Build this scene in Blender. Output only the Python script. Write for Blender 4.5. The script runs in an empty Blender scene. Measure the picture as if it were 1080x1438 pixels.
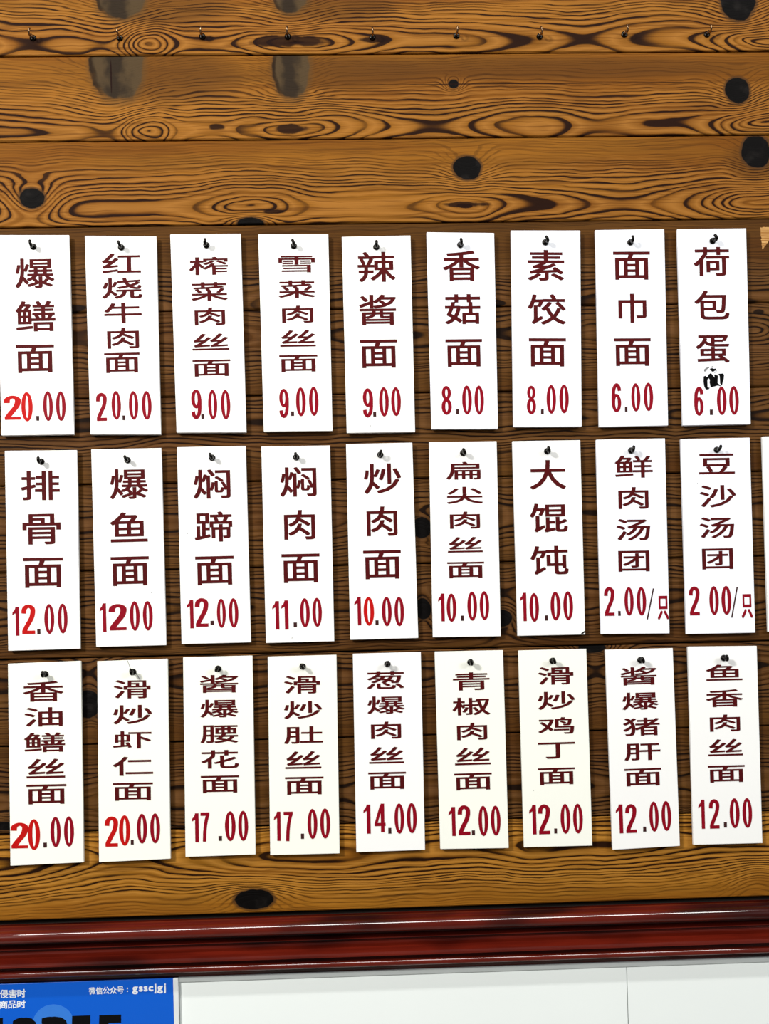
import bpy, bmesh, math, random
from mathutils import Matrix, Vector
random.seed(7)
scene = bpy.context.scene
COL = scene.collection

# ------------------------------------------------------------------ camera
F, PX, PY, DIST, CZ = 1400.0, 540.0, 940.0, 1.40, 1.55     # focal length and optical centre in pixels, distance and height in metres
ROLL, YAW, PITCH = map(math.radians, (-1.484, -1.705, 0.8506))
R3 = Matrix.Rotation(ROLL, 3, 'Z') @ Matrix.Rotation(YAW, 3, 'Y') @ Matrix.Rotation(PITCH, 3, 'X')
TO_WORLD = Matrix(((1, 0, 0), (0, 0, -1), (0, 1, 0)))       # wall axes (right, up, towards viewer) -> world
cam = bpy.data.cameras.new('camera')
cam.sensor_fit = 'AUTO'; cam.sensor_width = 36.0
cam.lens = 36.0 * F / 1438.0
cam.shift_y = (PY - 719.0) / 1438.0                          # perspective-corrected photo: the lens is shifted up
cam.clip_start = 0.01
camo = bpy.data.objects.new('camera', cam); COL.objects.link(camo)
camo.matrix_world = Matrix.Translation((0, -DIST, CZ)) @ (TO_WORLD @ R3).to_4x4()
scene.camera = camo

# ------------------------------------------------------------------ light, world, exposure
scene.view_settings.view_transform = 'Standard'
scene.view_settings.look = 'None'
scene.view_settings.gamma = 1.0
scene.view_settings.use_curve_mapping = False
scene.view_settings.exposure = 0.12
world = bpy.data.worlds.new('room_light'); scene.world = world; world.use_nodes = True
world.node_tree.nodes['Background'].inputs['Color'].default_value = (1.0, 0.97, 0.93, 1)
world.node_tree.nodes['Background'].inputs['Strength'].default_value = 0.09

def area(name, loc, target, sx, sy, power, col):
    l = bpy.data.lights.new(name, 'AREA'); l.shape = 'RECTANGLE'; l.size = sx; l.size_y = sy
    l.energy = power; l.color = col
    o = bpy.data.objects.new(name, l); COL.objects.link(o); o.location = loc
    o.rotation_euler = (Vector(target) - Vector(loc)).to_track_quat('-Z', 'Y').to_euler()
    return o
area('left_ceiling_light', (-2.0, -2.45, 2.95), (0.0, 0, 1.55), 0.5, 0.3, 92, (1.0, 0.985, 0.95))
area('right_fill_light', (2.5, -2.8, 2.6), (0.0, 0, 1.5), 1.1, 0.6, 44, (0.96, 0.985, 1.0))  # added soft fill to balance the left side, no known lamp there
area('overhead_tube_light', (0.1, -1.15, 3.5), (0.1, 0, 1.2), 2.8, 0.12, 32, (1.0, 0.99, 0.97))

# ------------------------------------------------------------------ photo pixel -> wall plane
def bp(x, y, out=0.0):
    """pixel of the photo -> (x, z) in metres on the plane `out` metres in front of the wall"""
    d = R3 @ Vector(((x - PX) / F, -(y - PY) / F, -1.0))
    t = (DIST - out) / -d.z
    return d.x * t, CZ + d.y * t

# ------------------------------------------------------------------ material helpers
class Tree:
    def __init__(s, name):
        s.mat = bpy.data.materials.new(name); s.mat.use_nodes = True
        s.t = s.mat.node_tree; s.t.nodes.clear()
        s.out = s.t.nodes.new('ShaderNodeOutputMaterial')
        s.b = s.t.nodes.new('ShaderNodeBsdfPrincipled')
        s.t.links.new(s.b.outputs[0], s.out.inputs[0])
    def put(s, sock, v):
        if isinstance(v, bpy.types.NodeSocket): s.t.links.new(v, sock)
        elif v is not None: sock.default_value = v
    def m(s, op, a, b=None, c=None, clamp=False):
        n = s.t.nodes.new('ShaderNodeMath'); n.operation = op; n.use_clamp = clamp
        for i, v in enumerate((a, b, c)): s.put(n.inputs[i], v)
        return n.outputs[0]
    def v(s, op, a, b=None, c=None):
        n = s.t.nodes.new('ShaderNodeVectorMath'); n.operation = op
        for i, q in enumerate((a, b, c)): s.put(n.inputs[i], q)
        return n.outputs['Value'] if op == 'DOT_PRODUCT' else n.outputs[0]
    def comb(s, x, y, z=0.0):
        n = s.t.nodes.new('ShaderNodeCombineXYZ')
        for i, q in enumerate((x, y, z)): s.put(n.inputs[i], q)
        return n.outputs[0]
    def sep(s, v):
        n = s.t.nodes.new('ShaderNodeSeparateXYZ'); s.t.links.new(v, n.inputs[0]); return n.outputs
    def obj(s):
        return s.t.nodes.new('ShaderNodeTexCoord').outputs['Object']
    def noise(s, vec, scale=1.0, detail=2.0, rough=0.5):
        n = s.t.nodes.new('ShaderNodeTexNoise'); s.t.links.new(vec, n.inputs['Vector'])
        n.inputs['Scale'].default_value = scale; n.inputs['Detail'].default_value = detail
        n.inputs['Roughness'].default_value = rough
        return n.outputs['Fac']
    def step(s, x, a, b):
        n = s.t.nodes.new('ShaderNodeMapRange'); n.interpolation_type = 'SMOOTHSTEP'
        s.put(n.inputs[0], x); s.put(n.inputs[1], a); s.put(n.inputs[2], b)
        return n.outputs[0]
    def mix(s, f, a, b):
        n = s.t.nodes.new('ShaderNodeMix'); n.data_type = 'RGBA'
        s.put(n.inputs[0], f)
        for i, c in ((6, a), (7, b)):
            s.put(n.inputs[i], c if isinstance(c, bpy.types.NodeSocket) else (*c, 1))
        return n.outputs[2]
    def set(s, **k):
        for key, v in k.items(): s.put(s.b.inputs[key.replace('_', ' ')], v)
    def bump(s, h, strength, dist):
        n = s.t.nodes.new('ShaderNodeBump'); n.inputs['Strength'].default_value = strength
        n.inputs['Distance'].default_value = dist; s.t.links.new(h, n.inputs['Height'])
        s.t.links.new(n.outputs[0], s.b.inputs['Normal'])

def lin(r, g, b):
    return tuple(((c / 255) / 12.92 if c <= 10 else (((c / 255) + .055) / 1.055) ** 2.4) for c in (r, g, b))

def plain(name, rgb, rough=0.4, metal=0.0, vary=0.06, scale=60.0, coat=0.0, spec=0.5):
    t = Tree(name)
    f = t.noise(t.obj(), scale, 3)
    c = lin(*rgb)
    col = t.mix(f, tuple(x * (1 - vary) for x in c), tuple(min(1, x * (1 + vary)) for x in c))
    t.set(Base_Color=col, Roughness=rough, Metallic=metal, Coat_Weight=coat, Specular_IOR_Level=spec)
    return t.mat

# wood of one plank: growth rings of a flat-sawn board (distance to a wandering pith), with knots
def plank_material(name, axis, eyes, knots, base, dark, seed, depth=26.0, ring=4.4, contrast=1.0, chips=()):
    t = Tree(name)
    p = t.v('MULTIPLY', t.obj(), (1000.0, 0.0, 1000.0))              # millimetres along / up the wall
    ps = t.v('ADD', p, (seed * 917.0, seed * 31.0, seed * 53.0))
    wob = t.noise(t.v('MULTIPLY', ps, (0.0065, 1, 0.016)), 1.0, 3)
    wob2 = t.noise(t.v('MULTIPLY', ps, (0.022, 1, 0.05)), 1.0, 2)
    x, _, z = t.sep(p)
    zz = t.m('MULTIPLY_ADD', t.m('SUBTRACT', wob, 0.5), 20.0, z)
    zz = t.m('MULTIPLY_ADD', t.m('SUBTRACT', wob2, 0.5), 4.0, zz)
    dv = t.m('SUBTRACT', zz, axis)
    D = t.m('MULTIPLY_ADD', t.noise(t.v('MULTIPLY', ps, (0.0045, 1, 0.0)), 1.0, 1), 26.0, depth - 13.0)
    for (ux, w, a) in eyes:
        q = t.m('MULTIPLY_ADD', x, 1.0 / w, -ux / w)
        g = t.m('POWER', math.e, t.m('MULTIPLY', t.m('MULTIPLY', q, q), -1.0))
        D = t.m('MULTIPLY_ADD', g, a, D)
    r = t.m('SQRT', t.m('ADD', t.m('MULTIPLY', dv, dv), t.m('MULTIPLY', D, D)))
    rn = t.noise(t.comb(t.m('MULTIPLY', r, 0.055), seed * 2.3, t.m('MULTIPLY', x, 0.0012)), 1.0, 2)
    n = t.m('MULTIPLY_ADD', r, 1.0 / ring, t.m('MULTIPLY', rn, 3.0))
    kmask = []
    for (ux, uz, rx, rz, kind) in knots:
        q = t.v('MULTIPLY', t.v('SUBTRACT', p, (ux, 0, uz)), (1 / rx, 0, 1 / rz))
        d2 = t.v('DOT_PRODUCT', q, q)
        amp = {'black': 5.0, 'grey': 6.0, 'swirl': 4.5}.get(kind, 0)
        if amp:
            g = t.m('POWER', math.e, t.m('MULTIPLY', d2, -0.30))
            n = t.m('MULTIPLY_ADD', g, amp, n)
        kmask.append((d2, kind, q))
    fr = t.m('FRACT', n)
    idn = t.noise(t.comb(t.m('FLOOR', n), seed * 3.7, t.m('MULTIPLY', x, 0.004)), 1.7, 2)
    lo = t.m('MULTIPLY_ADD', idn, -0.62, 0.90)                        # how broad each dark late-wood band is
    band = t.m('MULTIPLY', t.step(fr, lo, t.m('ADD', lo, 0.22)), t.m('SUBTRACT', 1.0, t.step(fr, 0.93, 1.0)))
    band = t.m('MULTIPLY', band, t.step(idn, 0.30, 0.48))
    far = t.step(t.m('MULTIPLY_ADD', t.m('SUBTRACT', wob2, 0.5), 40.0, t.m('ABSOLUTE', dv)), 38.0, 74.0)
    band = t.m('MULTIPLY', band, t.m('MULTIPLY_ADD', far, -0.68, 1.0))
    band = t.m('MULTIPLY', band, contrast)
    # fine fibre streaks
    st = t.noise(t.v('MULTIPLY', ps, (0.012, 1, 0.9)), 1.0, 3, 0.6)
    st2 = t.noise(t.v('MULTIPLY', ps, (0.004, 1, 0.045)), 1.0, 3)
    st3 = t.noise(t.v('MULTIPLY', ps, (0.002, 1, 0.02)), 1.0, 2)
    tone = t.m('ADD', t.m('MULTIPLY_ADD', st, 0.8, 0.32), t.m('MULTIPLY_ADD', st2, 0.9, -0.22))
    basec = t.v('MULTIPLY', t.mix(0.0, base, base), t.comb(tone, tone, tone))
    redder = t.mix(t.m('MULTIPLY', t.step(st3, 0.42, 0.66), 0.6), basec, tuple(c * k for c, k in zip(base, (0.62, 0.48, 0.40))))
    finen = t.noise(t.v('MULTIPLY', t.comb(x, 0.0, dv), (0.005, 1, 0.40)), 1.0, 2, 0.55)
    fine = t.m('MULTIPLY', t.step(finen, 0.50, 0.64), 0.55 * contrast)
    halo = t.m('SUBTRACT', 1.0, t.m('ABSOLUTE', t.m('MULTIPLY_ADD', fr, 2.6, -0.8)), clamp=True)   # paler early wood between bands
    near = t.m('SUBTRACT', 1.0, far)
    lightc = t.mix(t.m('MULTIPLY', t.m('MULTIPLY', halo, near), 0.75), redder, tuple(min(1, c * k) for c, k in zip(base, (1.5, 1.65, 2.9))))
    col = t.mix(fine, lightc, tuple(c * k for c, k in zip(base, (0.42, 0.34, 0.3))))
    for d2, kind, q in kmask:
        if kind == 'haze':
            col = t.mix(t.m('MULTIPLY', t.m('SUBTRACT', 1.0, t.step(d2, 0.25, 1.3)), 0.72), col, lin(86, 52, 16))
    col = t.mix(t.m('MINIMUM', t.m('MULTIPLY', band, 0.97), 1.0), col, dark)
    kn = t.noise(t.v('MULTIPLY', ps, (0.045, 1, 0.05)), 1.0, 3)
    kn2 = t.noise(t.v('MULTIPLY', ps, (0.05, 1, 0.04)), 1.0, 3)
    for d2, kind, q in kmask:
        if kind in ('swirl', 'haze'): continue
        d = t.m('MULTIPLY_ADD', t.m('SUBTRACT', kn, 0.5), 0.35 if kind != 'eye' else 1.8, d2)
        d = t.m('MULTIPLY_ADD', t.m('SUBTRACT', kn2, 0.5), 0.7, d)
        if kind == 'black':
            col = t.mix(t.m('MULTIPLY', t.m('SUBTRACT', 1.0, t.step(d, 1.1, 1.55)), 0.8), col, lin(70, 46, 24))
            k = t.m('SUBTRACT', 1.0, t.step(d, 0.92, 1.06))
            col = t.mix(k, col, t.mix(t.step(kn, 0.5, 0.8), (0.0025, 0.002, 0.0018), (0.012, 0.010, 0.009)))
        elif kind == 'grey':
            col = t.mix(t.m('MULTIPLY', t.m('SUBTRACT', 1.0, t.step(d, 0.9, 1.6)), 0.7), col, lin(84, 58, 28))
            k = t.m('SUBTRACT', 1.0, t.step(d, 0.80, 1.02))
            qx = t.sep(q)[0]
            core = t.m('MULTIPLY_ADD', t.m('SUBTRACT', kn2, 0.5), 1.6, t.m('ABSOLUTE', t.m('ADD', qx, 0.15)))
            col = t.mix(t.m('MULTIPLY', k, 0.95), col, t.mix(t.step(core, 0.15, 0.75), lin(38, 31, 23), lin(70, 56, 37)))
            rim = t.m('MULTIPLY', t.step(d, 0.66, 0.86), t.m('SUBTRACT', 1.0, t.step(d, 0.98, 1.16)))
            col = t.mix(t.m('MULTIPLY', rim, t.step(t.m('ADD', qx, kn), 0.2, -0.5)), col, lin(38, 26, 14))
        elif kind == 'crack':
            col = t.mix(t.m('MULTIPLY', t.m('SUBTRACT', 1.0, t.step(d, 0.7, 1.2)), 0.95), col, dark)
        else:
            k = t.m('SUBTRACT', 1.0, t.step(d, 0.45, 1.2))
            col = t.mix(t.m('MULTIPLY', k, 0.94), col, dark)
    for poly in chips:                                                # bare pale patch where the stained face is splintered off
        inside = None
        cx, cz = sum(q[0] for q in poly) / len(poly), sum(q[1] for q in poly) / len(poly)
        for (ax, az), (bx, bz) in zip(poly, poly[1:] + poly[:1]):
            nx, nz = bz - az, ax - bx; l = math.hypot(nx, nz); nx, nz = nx / l, nz / l
            if (cx - ax) * nx + (cz - az) * nz < 0: nx, nz = -nx, -nz
            h = t.m('ADD', t.v('DOT_PRODUCT', p, (nx, 0, nz)), -(ax * nx + az * nz))
            inside = h if inside is None else t.m('MINIMUM', inside, h)
        inside = t.m('MULTIPLY_ADD', t.m('SUBTRACT', t.noise(t.v('MULTIPLY', ps, (0.3, 1, 0.25)), 1.0, 2), 0.5), 4.0, inside)
        col = t.mix(t.step(inside, -0.3, 0.3), col, t.mix(t.step(st, 0.4, 0.65), lin(150, 104, 52), lin(200, 156, 98)))
    t.set(Base_Color=col, Roughness=t.m('MULTIPLY_ADD', st, 0.2, 0.48), Specular_IOR_Level=0.05)
    h = t.m('ADD', t.m('MULTIPLY', band, -1.0), t.m('MULTIPLY', st, 0.4))
    t.bump(h, 0.35, 0.0006)
    return t.mat

# ------------------------------------------------------------------ object helpers
def link(name, bm, mats, parent=None, smooth=False, loc=None):
    me = bpy.data.meshes.new(name)
    bm.normal_update(); bm.to_mesh(me); bm.free()
    for m in (mats if isinstance(mats, (list, tuple)) else [mats]): me.materials.append(m)
    if smooth:
        for p in me.polygons: p.use_smooth = True
    o = bpy.data.objects.new(name, me); COL.objects.link(o)
    if parent: o.parent = parent
    if loc: o.location = loc
    return o

def thing(name, label, cat, group=None, loc=(0, 0, 0), rot=(0, 0, 0)):
    o = bpy.data.objects.new(name, None); COL.objects.link(o)
    o.empty_display_size = 0.02; o.location = loc; o.rotation_euler = rot
    o['label'] = label; o['category'] = cat
    if group: o['group'] = group
    return o

def structure(o):
    o['kind'] = 'structure'; return o

def prism(bm, pts, y0, y1, bevel=0.0, mat=0):
    """closed outline pts [(x, z)] as a solid from y0 (front) to y1 (back)"""
    a = [bm.verts.new((x, y0, z)) for x, z in pts]
    b = [bm.verts.new((x, y1, z)) for x, z in pts]
    fs = [bm.faces.new(a), bm.faces.new(b[::-1])]
    n = len(pts)
    for i in range(n):
        j = (i + 1) % n
        fs.append(bm.faces.new((a[i], b[i], b[j], a[j])))
    for f in fs: f.material_index = mat
    bmesh.ops.recalc_face_normals(bm, faces=fs)
    if bevel:
        es = list({e for f in fs for e in f.edges})
        bmesh.ops.bevel(bm, geom=es, offset=bevel, segments=2, affect='EDGES', profile=0.5)

def extrude_profile(bm, prof, x0, x1, mat=0):
    """open or closed profile [(y, z)] swept along x"""
    a = [bm.verts.new((x0, y, z)) for y, z in prof]
    b = [bm.verts.new((x1, y, z)) for y, z in prof]
    n = len(prof); fs = []
    for i in range(n):
        j = (i + 1) % n
        fs.append(bm.faces.new((a[i], a[j], b[j], b[i])))
    fs += [bm.faces.new(a[::-1]), bm.faces.new(b)]
    for f in fs: f.material_index = mat
    bmesh.ops.recalc_face_normals(bm, faces=fs)
    return fs

# ------------------------------------------------------------------ the wall
WX0, WX1 = -1.15, 1.15
def seam_z(k): return CZ + (0.8925 - 0.12083 * k)
AMBER, ADARK = lin(128, 81, 23), lin(26, 9, 4)
HONEY = lin(150, 99, 28)
BROWN, BDARK = lin(85, 54, 20), lin(20, 10, 5)
def uv(px, py):
    x, z = bp(px, py); return x * 1000, (z - CZ) * 1000
def knot(px, py, rx, ry, kind='black'):
    return (*uv(px, py), rx, ry, kind)
def eye(px, py, w, a):
    return (uv(px, py)[0], w, a)
def axis_at(py, px=540): return uv(px, py)[1]

planks = {
 -1: dict(axis=axis_at(-60), eyes=[], knots=[], amber=1),
  0: dict(axis=axis_at(58), eyes=[eye(205, 50, 30, -20), eye(405, 58, 60, -18), eye(820, 62, 60, 10), eye(1070, 52, 62, -24), eye(40, 60, 70, 8)],
          knots=[knot(235, 10, 95, 30, 'haze'), knot(470, 8, 90, 24, 'haze'), knot(170, -8, 36, 36, 'grey'), knot(408, -10, 27, 30, 'grey'), knot(1036, 3, 25, 27), knot(405, 58, 60, 9, 'eye'), knot(525, 56, 22, 5, 'eye'), knot(292, 54, 12, 4, 'eye')], amber=1),
  1: dict(axis=axis_at(179), eyes=[eye(205, 168, 32, -22), eye(410, 181, 60, -18), eye(830, 178, 60, 10), eye(1070, 165, 70, -24), eye(600, 180, 90, 6)],
          knots=[knot(240, 108, 110, 40, 'haze'), knot(480, 102, 130, 26, 'haze'), knot(760, 96, 340, 18, 'haze'), knot(165, 88, 38, 56, 'grey'), knot(409, 94, 27, 46, 'grey'), knot(1036, 127, 18, 18), knot(637, 118, 7, 6), knot(410, 181, 26, 7, 'eye'),
                 knot(305, 178, 12, 5, 'eye'), knot(156, 108, 1.2, 24, 'crack'), knot(780, 117, 240, 0.8, 'crack')], amber=1),
  2: dict(axis=axis_at(289), eyes=[eye(350, 297, 62, -16), eye(655, 287, 50, -16), eye(1075, 273, 70, -26), eye(40, 298, 60, 10), eye(880, 290, 80, 8)],
          knots=[knot(1062, 226, 50, 30, 'haze'), knot(45, 278, 18, 14), knot(656, 236, 20, 17), knot(1062, 213, 21, 23), knot(352, 314, 18, 9), knot(655, 287, 34, 4, 'eye'), knot(385, 297, 16, 3, 'eye')], amber=1),
  3: dict(axis=axis_at(428), eyes=[eye(350, 430, 80, 12), eye(700, 430, 60, -12)], knots=[]),
  4: dict(axis=axis_at(470), eyes=[eye(115, 480, 50, 10), eye(840, 470, 60, -12), eye(1060, 470, 40, -14)], knots=[knot(1065, 438, 9, 4, 'eye')]),
  5: dict(axis=axis_at(590), eyes=[eye(230, 590, 60, 10), eye(950, 590, 50, -10)], knots=[]),
  6: dict(axis=axis_at(728), eyes=[eye(600, 720, 40, -14), eye(720, 720, 50, 10)], knots=[knot(592, 741, 14, 15)]),
  7: dict(axis=axis_at(848), eyes=[eye(600, 850, 40, -12), eye(715, 830, 40, 10)], knots=[knot(594, 855, 12, 15), knot(704, 868, 15, 12)]),
  8: dict(axis=axis_at(948), eyes=[eye(128, 950, 40, 12), eye(840, 930, 40, 12)], knots=[knot(124, 988, 17, 20), knot(832, 909, 20, 8)]),
  9: dict(axis=axis_at(1112), eyes=[eye(490, 1150, 50, 10), eye(960, 1150, 50, 10)], knots=[knot(963, 1150, 14, 9), knot(8, 1160, 18, 6)]),
 10: dict(axis=axis_at(1196), eyes=[eye(200, 1196, 120, 8), eye(800, 1196, 140, -8)], knots=[knot(356, 1263, 27, 14), knot(1066, 1240, 26, 16, 'swirl')], amber=2),
}
wbm = bmesh.new(); wmats = []
for i, k in enumerate(sorted(planks)):
    d = planks[k]; am = d.get('amber')
    wmats.append(plank_material('plank_wood_%d' % i, d['axis'], d['eyes'], d['knots'], (BROWN, AMBER, HONEY)[am or 0], ADARK if am else BDARK, i * 1.37 + 0.4,
                                contrast=1.0, chips=[[uv(1067.5, 319), uv(1071, 349), uv(1083, 334), uv(1088, 319)]] if k == 3 else ()))
    zt, zb = seam_z(k - 1) - 0.0009, seam_z(k) + 0.0009
    c = 0.0014
    extrude_profile(wbm, [(0.02, zb - .0009 + CZ * 0), (0.006, zb), (c, zb), (0.0, zb + c), (0.0, zt - c), (c, zt), (0.006, zt), (0.02, zt)], WX0, WX1, i)
for v in wbm.verts: v.co.z -= CZ
wall = structure(link('wall_back', wbm, wmats, loc=(0, 0, CZ)))

# dark back board behind the plank joints
bm = bmesh.new()
prism(bm, [(WX0, -0.36), (WX1, -0.36), (WX1, 1.02), (WX0, 1.02)], 0.012, 0.05)
structure(link('wall_backing', bm, plain('joint_shadow_board', (30, 18, 10), 0.9), loc=(0, 0, CZ)))

# ------------------------------------------------------------------ mahogany rail under the planks
def mahogany():
    t = Tree('mahogany_lacquer')
    p = t.v('MULTIPLY', t.obj(), (9.0, 160.0, 160.0))
    f = t.noise(p, 1.0, 4, 0.6)
    g = t.noise(t.v('MULTIPLY', t.obj(), (6.0, 20.0, 20.0)), 1.0, 2)
    col = t.mix(f, lin(60, 9, 5), lin(112, 30, 15))
    col = t.mix(t.step(g, 0.42, 0.7), col, lin(40, 6, 4))
    t.set(Base_Color=col, Roughness=0.3, Coat_Weight=1.0, Coat_Roughness=0.05, Specular_IOR_Level=0.08)
    return t.mat
ztop = bp(540, 1281.0)[1]
prof = [(0.0, 0.0), (-0.010, 0.0), (-0.012, -0.0010), (-0.012, -0.0035), (-0.0150, -0.0045)]
def roll(start, segs):
    """profile built from short faces: (upward tilt of the face in degrees, length in mm)"""
    y, z = start; out_ = []
    for e, l in segs:
        q = math.radians(e); y -= math.sin(q) * l / 1000; z -= math.cos(q) * l / 1000
        out_.append((y, z))
    return out_
prof += roll((-0.0175, -0.0048), [(80, 1.5), (70, 1.5), (60, 1.5), (52, 1.1), (45, .8), (41, .8), (39.6, .8), (38.4, .8), (36, .8), (31, .8), (24, 1.0), (16, 1.2),
                                  (8, 1.3), (0, 1.3), (-9, 1.3), (-18, 1.3), (-28, 1.3), (-40, 1.3), (-55, 1.3), (-70, 1.3)])   # bold round bead
prof += [(-0.0060, -0.0206)]
for i in range(9):                                           # deep hollow under it, with a thin ridge near its foot
    s = i / 8; prof.append((-0.0060 + 0.0045 * math.sin(s * math.pi), -0.0208 - 0.0110 * s))
prof += [(-0.0085, -0.0326), (-0.0085, -0.0336), (-0.0030, -0.0342), (-0.0030, -0.0370)]
for i in range(13):                                          # swelling ogee
    s = i / 12; prof.append((-0.0080 - 0.0170 * (0.5 - 0.5 * math.cos(s * math.pi)), -0.0372 - 0.0158 * s))
prof += [(-0.0252, -0.0538), (-0.0235, -0.0546), (-0.0120, -0.0550), (-0.0118, -0.0606)]
prof += roll((-0.0185, -0.0606), [(75, 1.6), (60, 1.2), (48, .7), (40.5, .6), (39, .6), (37.5, .6), (28, .8), (14, 1.0), (0, 1.0), (-15, 1.0), (-32, 1.0), (-50, 1.0), (-70, 1.2)])   # small bead
prof += [(-0.0165, -0.0695), (-0.0040, -0.0700), (-0.0030, -0.0788), (0.0, -0.0788)]
bm = bmesh.new(); extrude_profile(bm, prof, WX0, WX1)
structure(link('trim_1', bm, mahogany(), loc=(0, -0.0005, ztop)))

# ------------------------------------------------------------------ white wall panels below, with their grey capping strip
zc = ztop - 0.0792
white_panel = plain('white_wall_panel', (243, 249, 246), 0.22, vary=0.02, scale=4.0)
ZP = zc - 0.006
xs = [WX0, bp(252.5, 1410)[0] - 0.628, bp(252.5, 1410)[0], bp(880.5, 1400)[0], WX1]
bm = bmesh.new()
for a, b in zip(xs[:-1], xs[1:]):
    prism(bm, [(a + 0.0005, 0.0), (b - 0.0005, 0.0), (b - 0.0005, ZP), (a + 0.0005, ZP)], -0.004, 0.015, 0.0006)
structure(link('wall_front_panels', bm, white_panel)).name = 'wall_lower'
bm = bmesh.new()
prism(bm, [(WX0, 0.0), (WX1, 0.0), (WX1, zc), (WX0, zc)], 0.008, 0.05)
structure(link('wall_base', bm, plain('panel_joint_grey', (70, 72, 70), 0.8)))
bm = bmesh.new()
extrude_profile(bm, [(0.006, zc + 0.0003), (-0.0058, zc + 0.0003), (-0.0066, zc - 0.0006), (-0.0066, zc - 0.0062), (-0.0058, zc - 0.0070), (-0.0042, zc - 0.0070), (-0.0042, zc - 0.004), (0.006, zc - 0.004)], bp(252.5, 1410)[0], WX1)
structure(link('trim_2', bm, plain('grey_capping', (206, 212, 210), 0.35, metal=0.3, vary=0.05, scale=30)))
bm = bmesh.new()
prism(bm, [(WX0, -0.02), (WX1, -0.02), (WX1, 0.0), (WX0, 0.0)], -3.2, 0.05)
structure(link('floor', bm, plain('grey_floor_tile', (150, 146, 140), 0.4, vary=0.1, scale=8)))

# ------------------------------------------------------------------ lettering
_glyphs = {}
def glyph(ch):
    """solid outline of one character: (vertices scaled to the unit box, faces, width/height)"""
    key = ch
    if key not in _glyphs:
        c = bpy.data.curves.new('glyph', 'FONT'); c.body = ch; c.size = 1.0; c.extrude = 0.5
        c.resolution_u = 3
        o = bpy.data.objects.new('glyph', c); COL.objects.link(o)
        me = bpy.data.meshes.new_from_object(o.evaluated_get(bpy.context.evaluated_depsgraph_get()))
        bpy.data.objects.remove(o); bpy.data.curves.remove(c)
        vs = [v.co.copy() for v in me.vertices]; fs = [tuple(p.vertices) for p in me.polygons]
        bpy.data.meshes.remove(me)
        x0, x1 = min(v.x for v in vs), max(v.x for v in vs); y0, y1 = min(v.y for v in vs), max(v.y for v in vs)
        _glyphs[key] = ([((v.x - x0) / (x1 - x0), (v.y - y0) / (y1 - y0), v.z) for v in vs], fs, (x1 - x0, y1 - y0, x0, y0))
    return _glyphs[key]

def put_glyph(bm, ch, cx, cz, w, h, front, back, bold=(0.0, 0.0), mat=0, shear=0.0):
    """one painted character fitted to a w x h box; bold = extra stroke width (m) across and along"""
    vs, fs, _ = glyph(ch)
    bx, bz = bold
    stamps = [(-.5, -.5), (.5, -.5), (.5, .5), (-.5, .5)] if (bx or bz) else [(0, 0)]
    w, h = w - bx, h - bz
    for k, (sx, sz) in enumerate(stamps):
        fr = front - 0.000004 * k
        bv = [bm.verts.new((cx + sx * bx + (x - 0.5) * w + (y - 0.5) * h * shear, fr if z > 0 else back, cz + sz * bz + (y - 0.5) * h)) for x, y, z in vs]
        for f in fs:
            try: bm.faces.new([bv[i] for i in f]).material_index = mat
            except ValueError: pass

def catmull(pts, n=7):
    if len(pts) < 3: return pts
    out = []
    P = [pts[0]] + pts + [pts[-1]]
    for i in range(1, len(P) - 2):
        a, b, c, d = P[i - 1], P[i], P[i + 1], P[i + 2]
        for k in range(n):
            s = k / n
            out.append(tuple(0.5 * (2 * b[j] + (c[j] - a[j]) * s + (2 * a[j] - 5 * b[j] + 4 * c[j] - d[j]) * s * s + (3 * b[j] - a[j] - 3 * c[j] + d[j]) * s ** 3) for j in (0, 1)))
    return out + [pts[-1]]
def ring(cx, cy, rx, ry, n=36):
    return [(cx + rx * math.cos(2 * math.pi * i / n), cy + ry * math.sin(2 * math.pi * i / n)) for i in range(n)]
# condensed sticker digits: strokes in a 13.5 x 41 box: (points, horizontal-ish width, closed)
T = 4.9
DIG = {
 '0': (13.5, [('ring', (6.75, 20.5, 6.75, 20.5), (1.85, 15.8))]),
 '1': (9.3, [('line', [(6.9, 0), (6.9, 41)], 4.8), ('poly', [(0.0, 29.2), (0.6, 33.6), (3.2, 36.2), (4.7, 41), (6.0, 41), (6.0, 33.2), (3.0, 31.2)])]),
 '2': (13.5, [('line', catmull([(2.1, 28.5), (2.9, 35.3), (6.7, 38.7), (10.7, 35.8), (11.2, 29.5), (9.6, 21.5), (5.8, 12.5), (3.0, 5.2), (2.6, 2.5)]), T), ('line', [(0.3, 2.3), (13.4, 2.3)], 4.6)]),
 '4': (13.5, [('line', [(9.9, 0), (9.9, 41)], 4.4), ('line', [(8.6, 38.5), (1.9, 13.2)], 3.6), ('line', [(0, 11.2), (13.5, 11.2)], 4.6)]),
 '6': (13.5, [('ring', (6.75, 13.2, 6.75, 13.2), (1.9, 8.6)), ('line', catmull([(2.15, 13), (2.3, 24), (3.4, 33.5), (6.9, 38.9), (10.3, 36), (11.3, 30.5)]), T)]),
 '7': (13.5, [('line', [(0.2, 38.6), (13.4, 38.6)], 4.8), ('line', catmull([(11.0, 38.5), (8.0, 27), (6.3, 14), (5.6, 0)]), T)]),
 '8': (13.5, [('ring', (6.75, 31.0, 6.1, 10.0), (1.7, 5.8)), ('ring', (6.75, 11.6, 6.75, 11.6), (1.9, 7.0))]),
}
DIG['9'] = (13.5, [('ring', (6.75, 27.8, 6.75, 13.2), (1.9, 8.6)), ('line', [(13.5 - x, 41 - y) for x, y in DIG['6'][1][1][1]], T)])

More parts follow.
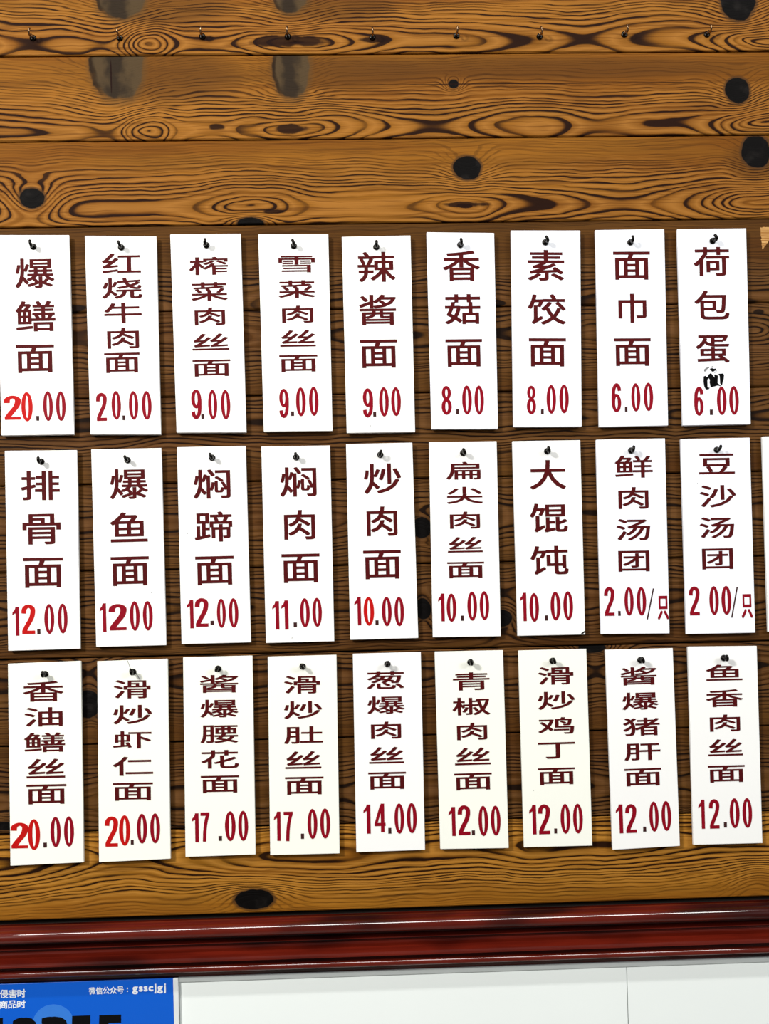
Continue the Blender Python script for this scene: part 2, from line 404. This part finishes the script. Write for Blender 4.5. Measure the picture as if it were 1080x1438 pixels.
def strip(bm, pts, w, X, front, back, mat):
    L, Rr = [], []
    for i, p in enumerate(pts):
        a, b = pts[max(0, i - 1)], pts[min(len(pts) - 1, i + 1)]
        dx, dy = b[0] - a[0], b[1] - a[1]; l = math.hypot(dx, dy) or 1
        L.append((p[0] - dy / l * w / 2, p[1] + dx / l * w / 2)); Rr.append((p[0] + dy / l * w / 2, p[1] - dx / l * w / 2))
    band(bm, L, Rr, False, X, front, back, mat)
def band(bm, A, B, closed, X, front, back, mat):
    def mk(pts, y): return [bm.verts.new((X(p)[0], y, X(p)[1])) for p in pts]
    af, bf, ab, bb = mk(A, front), mk(B, front), mk(A, back), mk(B, back)
    n = len(A); fs = []
    for i in range(n if closed else n - 1):
        j = (i + 1) % n
        fs += [bm.faces.new((af[i], af[j], bf[j], bf[i])), bm.faces.new((af[j], af[i], ab[i], ab[j])), bm.faces.new((bf[i], bf[j], bb[j], bb[i]))]
    if not closed:
        fs += [bm.faces.new((af[0], bf[0], bb[0], ab[0])), bm.faces.new((bf[-1], af[-1], ab[-1], bb[-1]))]
    for f in fs: f.material_index = mat
    bmesh.ops.recalc_face_normals(bm, faces=fs)

def put_digit(bm, ch, cx, cz, w, h, front, back, mat):
    bw, parts = DIG[ch]
    def X(p): return (cx + (p[0] / bw - 0.5) * w, cz + (p[1] / 41.0 - 0.5) * h)
    for i, q in enumerate(parts):
        fr = front - 0.00002 * i
        if q[0] == 'ring':
            a, b, rx, ry = q[1]
            band(bm, ring(a, b, rx, ry), ring(a, b, *q[2]), True, X, fr, back, mat)
        elif q[0] == 'line': strip(bm, q[1], q[2], X, fr, back, mat)
        else: prism(bm, [X(p) for p in q[1]], fr, back, 0, mat)

M_NAME = plain('dish_name_paint', (76, 10, 12), 0.6, vary=0.3, scale=180, spec=0.08)
M_DIGIT = plain('crimson_digit', (134, 4, 26), 0.55, vary=0.12, scale=120, spec=0.08)
M_BRIGHT = plain('bright_red_digit', (182, 16, 14), 0.55, vary=0.12, scale=120, spec=0.08)
M_DOT = plain('dark_point', (58, 28, 28), 0.6, spec=0.1)
M_INK = plain('black_ink', (8, 8, 9), 0.8, spec=0.05)
M_GREYINK = plain('grey_smear', (120, 120, 120), 0.6)
CARD = {
 'white': plain('card_white', (246, 246, 243), 0.45, vary=0.015, scale=9),
 'cool': plain('card_cool_white', (243, 245, 250), 0.45, vary=0.015, scale=9),
 'cream': plain('card_cream_white', (246, 247, 236), 0.45, vary=0.018, scale=9),
}
M_HOOK = plain('black_nickel', (34, 32, 30), 0.22, metal=1.0, vary=0.1)
M_REFLECT = plain('wood_reflection_metal', (150, 122, 92), 0.25, metal=1.0, vary=0.25)  # warm bright tone puts the planks' reflection into the metal colour

# ------------------------------------------------------------------ menu cards
G_BACK, G_FRONT, G_INK = 0.0038, 0.0088, 0.0092
# zoom frames the measurements were taken in: (x0, y0, scale)
A1, B1, C1 = (0, 310, 3.0), (350, 310, 3.0), (700, 310, 2.842)
A2, B2, C2 = (0, 610, 3.0), (350, 610, 3.0), (700, 600, 2.842)
A3, B3, C3 = (0, 900, 3.0), (350, 900, 3.0), (700, 890, 2.842)
# frame, corners TL TR BR BL (photo px), hook (photo px), tint, place words,
# characters (x0 x1 y0 y1), price glyphs (x0 x1 y0 y1 [bright])
CARDS = [
 (A1, ((-5, 330), (97, 330), (104, 610), (2, 611.5)), (46.5, 346), 'white', 'far left card of the top row',
  [('爆', 65, 228, 158, 283), ('鳝', 66, 232, 338, 466), ('面', 68, 227, 522, 640)],
  [('2', 18, 86, 737, 838, 1), ('0', 90, 137, 722, 845, 1), ('.', 153, 165, 822, 842), ('0', 182, 222, 718, 843), ('0', 236, 276, 718, 843)]),
 (A1, ((119, 331), (219.5, 331.5), (226, 610), (127, 610)), (170, 347), 'white', 'second card of the top row',
  [('红', 430, 592, 137, 220), ('烧', 430, 598, 240, 328), ('牛', 440, 596, 344, 432), ('肉', 452, 585, 450, 538), ('面', 440, 588, 556, 640)],
  [('2', 406, 449, 725, 843), ('0', 470, 509, 717, 838), ('.', 516, 527, 820, 840), ('0', 543, 582, 717, 838), ('0', 598, 638, 717, 838)]),
 (A1, ((239, 329), (338, 328), (346, 607), (248, 607.5)), (289.7, 344), 'white', 'third card of the top row',
  [('榨', 797, 960, 152, 228), ('菜', 805, 958, 258, 337), ('肉', 820, 948, 365, 440), ('丝', 810, 965, 475, 545), ('面', 812, 971, 585, 655)],
  [('9', 806, 848, 710, 835), ('.', 848, 860, 815, 835), ('0', 877, 915, 712, 837), ('0', 931, 970, 712, 837)]),
 (B1, ((362.7, 329), (461, 328.5), (467, 605), (370.5, 606)), (412.5, 345), 'white', 'fourth card of the top row',
  [('雪', 123, 277, 147, 218), ('菜', 123, 278, 250, 325), ('肉', 138, 270, 357, 430), ('丝', 130, 280, 460, 530), ('面', 127, 288, 565, 636)],
  [('9', 127, 166, 707, 830), ('.', 176, 189, 803, 822), ('0', 197, 238, 701, 824), ('0', 252, 292, 698, 822)]),
 (B1, ((480, 332.5), (576.5, 330.5), (583, 606.5), (487, 608)), (528.5, 346.5), 'white', 'middle card of the top row',
  [('辣', 456, 616, 130, 258), ('酱', 463, 620, 310, 440), ('面', 467, 625, 500, 620)],
  [('9', 479, 521, 705, 828), ('.', 522, 535, 805, 825), ('0', 547, 588, 700, 825), ('0', 598, 639, 700, 823)]),
 (B1, ((599, 326), (694, 327), (699.5, 602), (606, 602.5)), (646.5, 343.5), 'cool', 'fourth card from the right in the top row',
  [('香', 815, 973, 125, 255), ('菇', 824, 975, 308, 436), ('面', 827, 983, 498, 615)],
  [('8', 810, 853, 695, 818), ('.', 872, 884, 793, 815), ('0', 897, 938, 693, 817), ('0', 949, 989, 693, 817)]),
 (C1, ((717.5, 323.5), (815, 323.5), (817, 599), (721, 599.5)), (766, 340), 'cool', 'third card from the right in the top row',
  [('素', 115, 264, 115, 240), ('饺', 117, 270, 292, 415), ('面', 121, 271, 468, 582)],
  [('8', 113, 150, 657, 773), ('.', 170, 181, 752, 772), ('0', 192, 230, 654, 771), ('0', 243, 281, 652, 769)]),
 (C1, ((836, 323), (933, 321.5), (938.5, 597.5), (841.5, 599.5)), (885.5, 340), 'cool', 'second card from the right in the top row',
  [('面', 457, 607, 122, 236), ('巾', 478, 592, 290, 408), ('面', 460, 610, 468, 580)],
  [('6', 452, 490, 648, 765), ('.', 505, 515, 742, 762), ('0', 530, 567, 647, 762), ('0', 580, 618, 645, 760)]),
 (C1, ((951, 321.5), (1048, 320.5), (1054.5, 595.5), (959, 597.5)), (1001, 338), 'cool', 'black ink blot above the price',
  [('荷', 778, 924, 103, 222), ('包', 781, 923, 277, 395), ('蛋', 788, 924, 455, 568)],
  [('6', 782, 819, 662, 779), ('.', 844, 856, 753, 775), ('0', 872, 911, 660, 776), ('0', 921, 960, 658, 775)]),
 (A2, ((6.5, 633), (108, 632), (112.5, 911), (11.5, 914)), (57.7, 648), 'white', 'far left card of the middle row',
  [('排', 90, 250, 152, 277), ('骨', 96, 254, 335, 463), ('面', 98, 264, 520, 645)],
  [('1', 52, 80, 727, 848), ('2', 92, 147, 717, 840, 1), ('.', 157, 170, 820, 842), ('0', 187, 228, 715, 840), ('0', 244, 284, 713, 838)]),
 (A2, ((128, 631), (226.5, 629), (233.5, 906), (135, 908.5)), (179, 646), 'white', 'price point missing, middle row',
  [('爆', 464, 622, 145, 272), ('鱼', 465, 620, 328, 453), ('面', 468, 627, 515, 637)],
  [('1', 420, 447, 712, 832), ('2', 460, 532, 715, 825), ('0', 547, 588, 703, 827), ('0', 602, 643, 702, 826)]),
 (A2, ((248.5, 628), (345, 626), (352.5, 902), (255, 904.5)), (297.7, 642.5), 'white', 'third card of the middle row',
  [('焖', 815, 970, 147, 270), ('蹄', 820, 978, 325, 452), ('面', 824, 985, 513, 634)],
  [('1', 787, 815, 697, 817), ('2', 823, 877, 690, 810), ('.', 887, 901, 785, 803), ('0', 914, 951, 692, 815), ('0', 964, 1004, 690, 814)]),
 (B2, ((367, 627), (463.5, 625.5), (469.5, 900.5), (373.5, 903)), (416, 642), 'white', 'fourth card of the middle row',
  [('焖', 130, 283, 137, 262), ('肉', 147, 277, 318, 443), ('面', 137, 297, 503, 625)],
  [('1', 97, 126, 702, 822), ('1', 135, 165, 699, 822), ('.', 187, 201, 792, 812), ('0', 214, 255, 690, 813), ('0', 266, 306, 688, 811)]),
 (B2, ((486, 623.5), (579, 621.5), (587.5, 896), (492, 898.5)), (534, 638.5), 'white', 'fifth card of the middle row',
  [('炒', 483, 640, 122, 250), ('肉', 495, 624, 303, 428), ('面', 481, 640, 488, 609)],
  [('1', 443, 471, 685, 804), ('0', 482, 526, 684, 806, 1), ('.', 532, 545, 783, 803), ('0', 559, 600, 684, 808), ('0', 612, 652, 684, 808)]),
 (B2, ((602.5, 621), (697.5, 619.5), (703.5, 893.5), (608, 895)), (650.5, 636), 'white', 'sixth card of the middle row',
  [('扁', 830, 975, 115, 190), ('尖', 832, 985, 220, 292), ('肉', 845, 973, 325, 397), ('丝', 836, 984, 432, 497), ('面', 834, 991, 537, 605)],
  [('1', 796, 823, 670, 788), ('0', 832, 873, 670, 790), ('.', 892, 904, 763, 785), ('0', 919, 960, 662, 785), ('0', 971, 1011, 660, 783)]),
 (C2, ((719.5, 619.5), (815, 618), (822, 891), (727, 893)), (768.6, 633.5), 'white', 'corner nicked, middle row',
  [('大', 125, 270, 130, 248), ('馄', 125, 277, 303, 420), ('饨', 127, 280, 473, 588)],
  [('1', 87, 112, 660, 774), ('0', 124, 162, 661, 777), ('.', 186, 197, 750, 771), ('0', 208, 248, 656, 771), ('0', 259, 298, 654, 770)]),
 (C2, ((837, 617.5), (934, 615.5), (940.5, 889.5), (844, 890.5)), (886.5, 632.5), 'cool', 'priced per piece, middle row',
  [('鲜', 463, 617, 112, 202), ('肉', 478, 600, 238, 326), ('汤', 470, 607, 365, 452), ('团', 478, 604, 492, 576)],
  [('2', 423, 463, 637, 753), ('.', 478, 488, 733, 752), ('0', 503, 540, 637, 752), ('0', 552, 590, 637, 752), ('/', 590, 623, 643, 767), ('只', 635, 680, 672, 768)]),
 (C2, ((956, 616.5), (1053, 614.5), (1061, 888.5), (964, 890.5)), (1007, 631.5), 'cool', 'priced per piece, middle row',
  [('豆', 798, 945, 105, 187), ('沙', 802, 950, 230, 320), ('汤', 802, 943, 358, 443), ('团', 812, 938, 483, 567)],
  [('2', 762, 803, 635, 751), ('0', 842, 880, 633, 750), ('0', 890, 930, 632, 749), ('/', 927, 958, 637, 760), ('只', 970, 1015, 665, 762)]),
 (A3, ((11, 932), (113.5, 928), (117.5, 1211), (14.5, 1216)), (63.3, 946.5), 'cream', 'far left card of the bottom row',
  [('香', 98, 266, 170, 255), ('油', 105, 262, 280, 360), ('鳝', 103, 272, 387, 468), ('丝', 113, 272, 497, 577), ('面', 113, 278, 605, 687)],
  [('2', 47, 117, 767, 873, 1), ('0', 118, 168, 752, 880, 1), ('.', 183, 197, 850, 870), ('0', 213, 255, 742, 868), ('0', 270, 311, 740, 866)]),
 (A3, ((136.5, 928.5), (235.5, 925), (239.5, 1206), (139, 1211)), (186.7, 943.5), 'cream', 'cracked at its hook, bottom row',
  [('滑', 480, 633, 165, 242), ('炒', 478, 640, 270, 350), ('虾', 477, 637, 380, 453), ('仁', 477, 643, 488, 567), ('面', 477, 643, 598, 672)],
  [('2', 443, 496, 741, 866, 1), ('0', 502, 548, 735, 862, 1), ('.', 551, 563, 838, 858), ('0', 577, 619, 729, 853), ('0', 633, 674, 727, 852)]),
 (A3, ((257, 923), (354.5, 920.5), (359, 1200), (260.5, 1203.5)), (306.3, 939), 'cream', 'third card of the bottom row',
  [('酱', 843, 1003, 143, 218), ('爆', 845, 1003, 247, 322), ('腰', 845, 1002, 355, 430), ('花', 848, 1005, 460, 537), ('面', 847, 1007, 568, 640)],
  [('1', 808, 837, 727, 848), ('7', 845, 883, 723, 845), ('.', 921, 935, 822, 842), ('0', 948, 992, 718, 843), ('0', 1004, 1045, 716, 842)]),
 (B3, ((376, 922), (472.5, 919.5), (477, 1198.5), (379.5, 1201)), (425, 936), 'cream', 'fourth card of the bottom row',
  [('滑', 147, 298, 147, 222), ('炒', 147, 307, 253, 328), ('肚', 147, 310, 360, 433), ('丝', 152, 303, 465, 538), ('面', 152, 313, 573, 647)],
  [('1', 104, 132, 720, 842), ('7', 145, 184, 720, 843), ('.', 218, 231, 812, 834), ('0', 246, 287, 708, 834), ('0', 299, 341, 706, 832)]),
 (B3, ((495.5, 918), (591, 915.5), (597, 1193.5), (500.5, 1197)), (544, 932.5), 'white', 'middle card of the bottom row',
  [('葱', 495, 652, 127, 202), ('爆', 498, 655, 233, 307), ('肉', 513, 640, 340, 412), ('丝', 505, 652, 447, 516), ('面', 502, 661, 553, 625)],
  [('1', 481, 511, 690, 812), ('4', 528, 574, 686, 806), ('.', 586, 599, 788, 812), ('0', 612, 653, 685, 812), ('0', 664, 706, 683, 810)]),
 (B3, ((610.5, 915), (706.5, 913), (714.5, 1191), (618.5, 1192.5)), (660.7, 930), 'cream', 'fourth card from the right in the bottom row',
  [('青', 858, 1013, 132, 208), ('椒', 856, 1016, 238, 313), ('肉', 875, 1003, 345, 417), ('丝', 866, 1017, 450, 522), ('面', 864, 1023, 557, 628)],
  [('1', 840, 869, 700, 822), ('2', 880, 931, 693, 818), ('.', 938, 951, 798, 818), ('0', 966, 1007, 695, 822), ('0', 1018, 1059, 694, 820)]),
 (C3, ((728, 913.5), (823.5, 911), (832, 1187.5), (736, 1190)), (776, 928), 'cream', 'third card from the right in the bottom row',
  [('滑', 157, 300, 132, 203), ('炒', 157, 307, 230, 302), ('鸡', 158, 303, 333, 400), ('丁', 158, 307, 433, 498), ('面', 158, 307, 535, 602)],
  [('1', 123, 151, 683, 801), ('2', 160, 206, 681, 800), ('.', 223, 234, 777, 797), ('0', 248, 287, 679, 798), ('0', 298, 337, 678, 797)]),
 (C3, ((850, 912.5), (945, 910), (955, 1188), (860.5, 1193.5)), (899.5, 927), 'white', 'second card from the right in the bottom row',
  [('酱', 487, 633, 132, 205), ('爆', 493, 640, 233, 303), ('猪', 497, 645, 335, 407), ('肝', 502, 648, 437, 505), ('面', 503, 652, 537, 607)],
  [('1', 469, 497, 681, 797), ('2', 508, 551, 680, 795), ('.', 578, 590, 770, 790), ('0', 602, 640, 669, 790), ('0', 651, 690, 667, 787)]),
 (C3, ((966, 908), (1063, 907), (1071, 1184), (974, 1186.5)), (1016.7, 924), 'white', 'right end of the bottom row',
  [('鱼', 827, 975, 122, 187), ('香', 827, 978, 222, 292), ('肉', 843, 966, 322, 390), ('丝', 836, 977, 420, 487), ('面', 836, 985, 525, 593)],
  [('1', 798, 824, 662, 779), ('2', 842, 882, 660, 778), ('.', 900, 912, 752, 773), ('0', 923, 963, 656, 776), ('0', 974, 1013, 655, 775)]),
 (C2, ((1070.5, 613), (1167, 611), (1175, 885), (1079, 887)), (1121, 628), 'white', 'cut off by the right edge of the photo, middle row', [], []),
]

def hook(px, py, seat, material, tip_mat, label, group, turn=0.0, size=(0.0085, 0.0046), rad=0.00125):
    """screw-in cup hook: round collar against its seat, shank straight out, open curl at the end"""
    x, z = bp(px, py, seat + 0.001)
    t = thing('cup_hook', label, 'hook', group, (x, -seat, z), (0, turn, 0))
    bm = bmesh.new()                                          # collar: a low dome
    prof_ = [(0.0045, 0.0), (0.0045, -0.0010), (0.0038, -0.0021), (0.0024, -0.0027)]
    rings = [[bm.verts.new((r * math.cos(a * math.pi / 10), y, r * math.sin(a * math.pi / 10))) for a in range(20)] for r, y in prof_]
    for a, b in zip(rings[:-1], rings[1:]):
        for i in range(20): bm.faces.new((a[i], a[(i + 1) % 20], b[(i + 1) % 20], b[i]))
    bm.faces.new(rings[0][::-1]); bm.faces.new(rings[-1])
    bmesh.ops.recalc_face_normals(bm, faces=bm.faces)
    link('collar', bm, material, t, True)
    out, rr = size
    path = [Vector((0, 0.0005, 0)), Vector((0, -0.003, 0)), Vector((0, -out, 0))]
    for a in range(-90, 151, 20):                             # the curl sinks, comes forward and rises to its tip
        q = math.radians(a)
        path.append(Vector((0, -out - rr - rr * math.sin(q), -rr * math.cos(q) * 0.9)))
    path.append(Vector((0, path[-1].y + 0.0004, path[-1].z + 0.0012)))
    bm = bmesh.new(); N = 10; loops = []
    for i, p in enumerate(path):
        d = (path[min(i + 1, len(path) - 1)] - path[max(i - 1, 0)]).normalized()
        s = Vector((1, 0, 0)); u = d.cross(s).normalized()
        rdd = rad * (0.6 if i == len(path) - 1 else 1.0)
        loops.append([bm.verts.new(p + s * rdd * math.cos(2 * math.pi * k / N) + u * rdd * math.sin(2 * math.pi * k / N)) for k in range(N)])
    for a, b in zip(loops[:-1], loops[1:]):
        for i in range(N): bm.faces.new((a[i], a[(i + 1) % N], b[(i + 1) % N], b[i]))
    bm.faces.new(loops[0][::-1]); bm.faces.new(loops[-1])
    bmesh.ops.recalc_face_normals(bm, faces=bm.faces)
    link('shank', bm, tip_mat, t, True)
    return t

for idx, (fr, quad, hk, tint, place, chars, price) in enumerate(CARDS):
    pts = [Vector(bp(x, y, G_FRONT)) for x, y in quad]
    tl, tr, br, bl = pts
    down = ((bl + br) - (tl + tr)).normalized()
    ang = math.atan2(down.x, -down.y)                         # lean of the card on its hook
    base = (bl + br) / 2
    ca, sa = math.cos(ang), math.sin(ang)
    def local(v, base=base, ca=ca, sa=sa):
        d = Vector(v) - base
        return (d.x * ca + d.y * sa, -d.x * sa + d.y * ca)
    def loc_px(x, y): return local(bp(x, y, G_INK))
    name = ''.join(c[0] for c in chars)
    pr = ''.join(p[0] for p in price)
    if name:
        if pr == '1200': pr = '12 00'
        if pr == '200/只': pr = '2 00/只'
        label = 'white menu card reading %s %s, %s' % (name, pr, place)
    else:
        label = 'white menu card ' + place
    card = thing('menu_card', label, 'menu card', 'white menu cards hung in three rows', (base.x, 0, base.y), (0, -ang, 0))
    bm = bmesh.new()
    prism(bm, [local(p) for p in pts], -G_FRONT, -G_BACK, 0.0006)
    link('board', bm, CARD[tint], card)
    X = lambda x: fr[0] + x / fr[2]
    Y = lambda y: fr[1] + y / fr[2]
    if chars:
        bm = bmesh.new()
        for ch, x0, x1, y0, y1 in chars:
            cx, cz = loc_px(X((x0 + x1) / 2), Y((y0 + y1) / 2))
            w, h = (x1 - x0) / fr[2] / F * (DIST - G_INK), (y1 - y0) / fr[2] / F * (DIST - G_INK)
            put_glyph(bm, ch, cx, cz, w, h, -G_INK, -G_FRONT + 0.0001, (0.0015 if len(chars) < 4 else 0.0012, 0.0003 + 0.014 * h))
        link('dish_name', bm, M_NAME, card)
    if price:
        bm = bmesh.new()
        for g in price:
            ch, x0, x1, y0, y1 = g[:5]; mt = 1 if len(g) > 5 else 0
            cx, cz = loc_px(X((x0 + x1) / 2), Y((y0 + y1) / 2))
            w, h = (x1 - x0) / fr[2] / F * (DIST - G_INK), (y1 - y0) / fr[2] / F * (DIST - G_INK)
            if ch == '.': prism(bm, [(cx - w / 2, cz - h / 2), (cx + w / 2, cz - h / 2), (cx + w / 2, cz + h / 2), (cx - w / 2, cz + h / 2)], -G_INK, -G_FRONT + .0001, 0, 2)
            elif ch == '/':
                s = 0.0009
                prism(bm, [(cx - w / 2, cz - h / 2), (cx - w / 2 + 2 * s, cz - h / 2), (cx + w / 2, cz + h / 2), (cx + w / 2 - 2 * s, cz + h / 2)], -G_INK, -G_FRONT + .0001, 0, 2)
            elif ch == '只': put_glyph(bm, ch, cx, cz, w, h, -G_INK, -G_FRONT + 0.0001, (0.0012, 0.0014))
            else: put_digit(bm, ch, cx, cz, w, h, -G_INK, -G_FRONT + 0.0001, mt)
        link('price', bm, [M_DIGIT, M_BRIGHT, M_DOT], card)
    # marks of wear that single cards carry
    def mark(part, polys, mat_, out=0.00015):
        bm = bmesh.new()
        for poly in polys: prism(bm, [loc_px(*p) for p in poly], -G_FRONT - out, -G_FRONT + 0.0001)
        link(part, bm, mat_, card)
    if name == '荷包蛋':
        z9 = lambda L: [(960 + a / 9.0, 500 + b / 9.0) for a, b in L]
        mark('ink_blot', [z9([(255, 258), (275, 250), (300, 268), (318, 232), (345, 214), (372, 245), (398, 282), (392, 380), (345, 396), (330, 330), (336, 300), (318, 275), (300, 300), (303, 395), (330, 398), (318, 418), (285, 422), (262, 380), (253, 320)]),
                          z9([(392, 230), (434, 246), (430, 340), (446, 352), (474, 380), (430, 368), (388, 384)]),
                          z9([(440, 224), (500, 220), (512, 240), (506, 290), (484, 372), (464, 345), (458, 250)]),
                          z9([(332, 160), (360, 152), (380, 160), (412, 158), (405, 178), (372, 198), (345, 182)])], M_INK, 0.0006)
        mark('ink_smear', [z9([(258, 170), (290, 145), (325, 138), (325, 146), (292, 165), (290, 185), (265, 195)]), z9([(350, 132), (378, 126), (372, 138), (352, 144)]), z9([(400, 200), (420, 178), (412, 200), (385, 214)])], M_GREYINK, 0.0006)
    if name == '大馄饨':
        mark('corner_nick', [[(816, 889.5), (821.5, 885.5), (822.3, 887.5), (817.5, 891)]], M_INK)
    if name == '滑炒虾仁面':
        mark('crack', [[(178.5, 927.5), (179.3, 927.5), (184, 940), (183.2, 940)], [(190, 945), (190.8, 944.5), (196.5, 953.5), (195.8, 954)]], M_GREYINK)
    for c_, sp in (('红烧牛肉面', (192, 604)), ('爆鳝面', (81.5, 432)), ('爆鱼面', (212.5, 832)), ('辣酱面', (520, 598)), ('焖蹄面', (263.5, 749)), ('滑炒鸡丁面', (749, 1110)), ('焖肉面', (410, 896)), ('豆沙汤团', (979.5, 679))):
        if c_ == name:
            mark('speck', [[(sp[0] - .8, sp[1]), (sp[0], sp[1] + .7), (sp[0] + 1.0, sp[1] - .2), (sp[0] + .2, sp[1] - .8)]], M_GREYINK)
    if name:
        hook(hk[0], hk[1], G_FRONT, M_HOOK, M_HOOK, 'black cup hook holding up the menu card reading %s %s' % (name, pr), 'black cup hooks holding the menu cards',
             turn=random.uniform(-0.5, 0.5), size=(0.0070, 0.0036), rad=0.0021)
    else:
        hook(hk[0], hk[1], G_FRONT, M_HOOK, M_HOOK, 'black cup hook of the cut-off card beyond the right edge', 'black cup hooks holding the menu cards')

# ------------------------------------------------------------------ bare hooks along the top plank
words = ['leftmost of the nine', 'second from the left', 'third from the left', 'fourth from the left, at a black streak', 'fifth, in the middle of the nine',
         'sixth from the left', 'third from the right', 'second from the right', 'rightmost of the nine']
for (x, y), w in zip([(46, 53), (168, 53), (284, 51), (404, 51), (523, 52), (641, 50), (758, 51), (877, 48), (993, 48)], words):
    hook(x, y, 0.0, M_HOOK, M_REFLECT, 'empty cup hook in the top plank, ' + w, 'empty cup hooks in a row', turn=random.uniform(-0.25, 0.25))

# ------------------------------------------------------------------ blue notice at the lower left
P_OUT = 0.008
def P(x, y): return bp(x, y, P_OUT)
xr, zt = P(243.3, 1374)
xl = xr - 0.62
zb = zt - 0.42
notice = thing('notice_board', 'blue notice with white lettering and black hotline number below the red rail', 'notice', None, (xr - 0.31, -0.004, zb))
ox, oz = xr - 0.31, zb
def L(v): return (v[0] - ox, v[1] - oz)
zt2 = ztop - 0.0794
bm = bmesh.new(); prism(bm, [L(p) for p in ((xl, zb), (xr, zb), (xr, zt2), (xl, zt2))], -P_OUT + 0.004, 0.0, 0.0005)
link('panel', bm, plain('blue_print', (8, 92, 205), 0.25, vary=0.06, scale=5), notice)
e0, e1 = P(243.6, 1400)[0], P(251.0, 1400)[0]
bm = bmesh.new(); prism(bm, [L(p) for p in ((e0, zb), (e1, zb), (e1, zt2), (e0, zt2))], -P_OUT + 0.003, 0.0, 0.0008)
link('edge_strip', bm, plain('white_edging', (226, 230, 230), 0.3), notice)
FR, BK = -P_OUT + 0.004 - 0.0003, -P_OUT + 0.004 + 0.0001
M_WHITE = plain('white_print', (238, 243, 248), 0.4)
M_BLACK = plain('black_print', (6, 6, 8), 0.6, spec=0.1)
def px_w(p): return p / F * (DIST - P_OUT)
def row(bm, text, x0, x1, y0, y1, bold=0.0003):
    """characters spread evenly over a pixel span"""
    n = len(text); step = (x1 - x0) / n; tilt = math.tan(math.radians(-1.7))
    for i, ch in enumerate(text):
        cx = x0 + step * (i + .5)
        a, b = L(P(cx, (y0 + y1) / 2 + tilt * (cx - x0)))
        if ch in '：:':
            for q in (-.18, .18): prism(bm, [(a - px_w(.8), b + px_w(q * 11 - .8)), (a + px_w(.8), b + px_w(q * 11 - .8)), (a + px_w(.8), b + px_w(q * 11 + .8)), (a - px_w(.8), b + px_w(q * 11 + .8))], FR, BK)
        else: put_glyph(bm, ch, a, b, px_w(step * .92), px_w(y1 - y0), FR, BK, (bold, bold))
bm = bmesh.new(); row(bm, '微信公众号：', 124.5, 184, 1386.5, 1396.5); link('account_line', bm, M_WHITE, notice)
def latin(bm, text, x0, x1, base_y, xh, bold, shear=0.0):
    """proportional latin / digits with a common baseline, stretched over a pixel span"""
    adv = []; pen = 0.0
    for ch in text:
        gw, gh, gx, gy = glyph(ch)[2]
        adv.append((pen, gw, gh, gy)); pen += gw + 0.075
    pen -= 0.075
    s = (x1 - x0) / pen; tilt = math.tan(math.radians(-1.7))
    for ch, (p0, gw, gh, gy) in zip(text, adv):
        cx = x0 + (p0 + gw / 2) * s; by = base_y + tilt * (cx - x0)
        a, b = L(P(cx, by - (gy + gh / 2) * xh))
        put_glyph(bm, ch, a, b, px_w(gw * s), px_w(gh * xh), FR, BK, (bold, bold), 0, shear)
bm = bmesh.new(); latin(bm, 'gsscjgj', 186, 233, 1392.5, 15.5, 0.0009); link('account_name', bm, M_WHITE, notice)
bm = bmesh.new(); row(bm, '侵害时', -0.5, 36.5, 1390, 1401.5); row(bm, '商品时', -1.5, 36.5, 1405.5, 1416.5); link('notice_text', bm, M_WHITE, notice)
bm = bmesh.new()
for ch, x0, x1 in (('1', -22, 3), ('2', 17, 55), ('3', 57, 95), ('1', 101, 126), ('5', 135, 172)):
    a, b = L(P((x0 + x1) / 2, 1454.5 - 0.03 * (x0 - 60)))
    put_glyph(bm, ch, a, b, px_w(x1 - x0), px_w(53), FR, BK, (0.0055, 0.005), 0, 0.05)
link('hotline_number', bm, M_BLACK, notice)
bm = bmesh.new()
cx, cz = L(P(75, 1440)); rr = px_w(29)
c0 = ring(cx, cz, rr, rr, 48); prism(bm, c0, FR + 0.0002, BK)
link('pale_disc', bm, plain('pale_blue_print', (52, 122, 214), 0.3), notice)
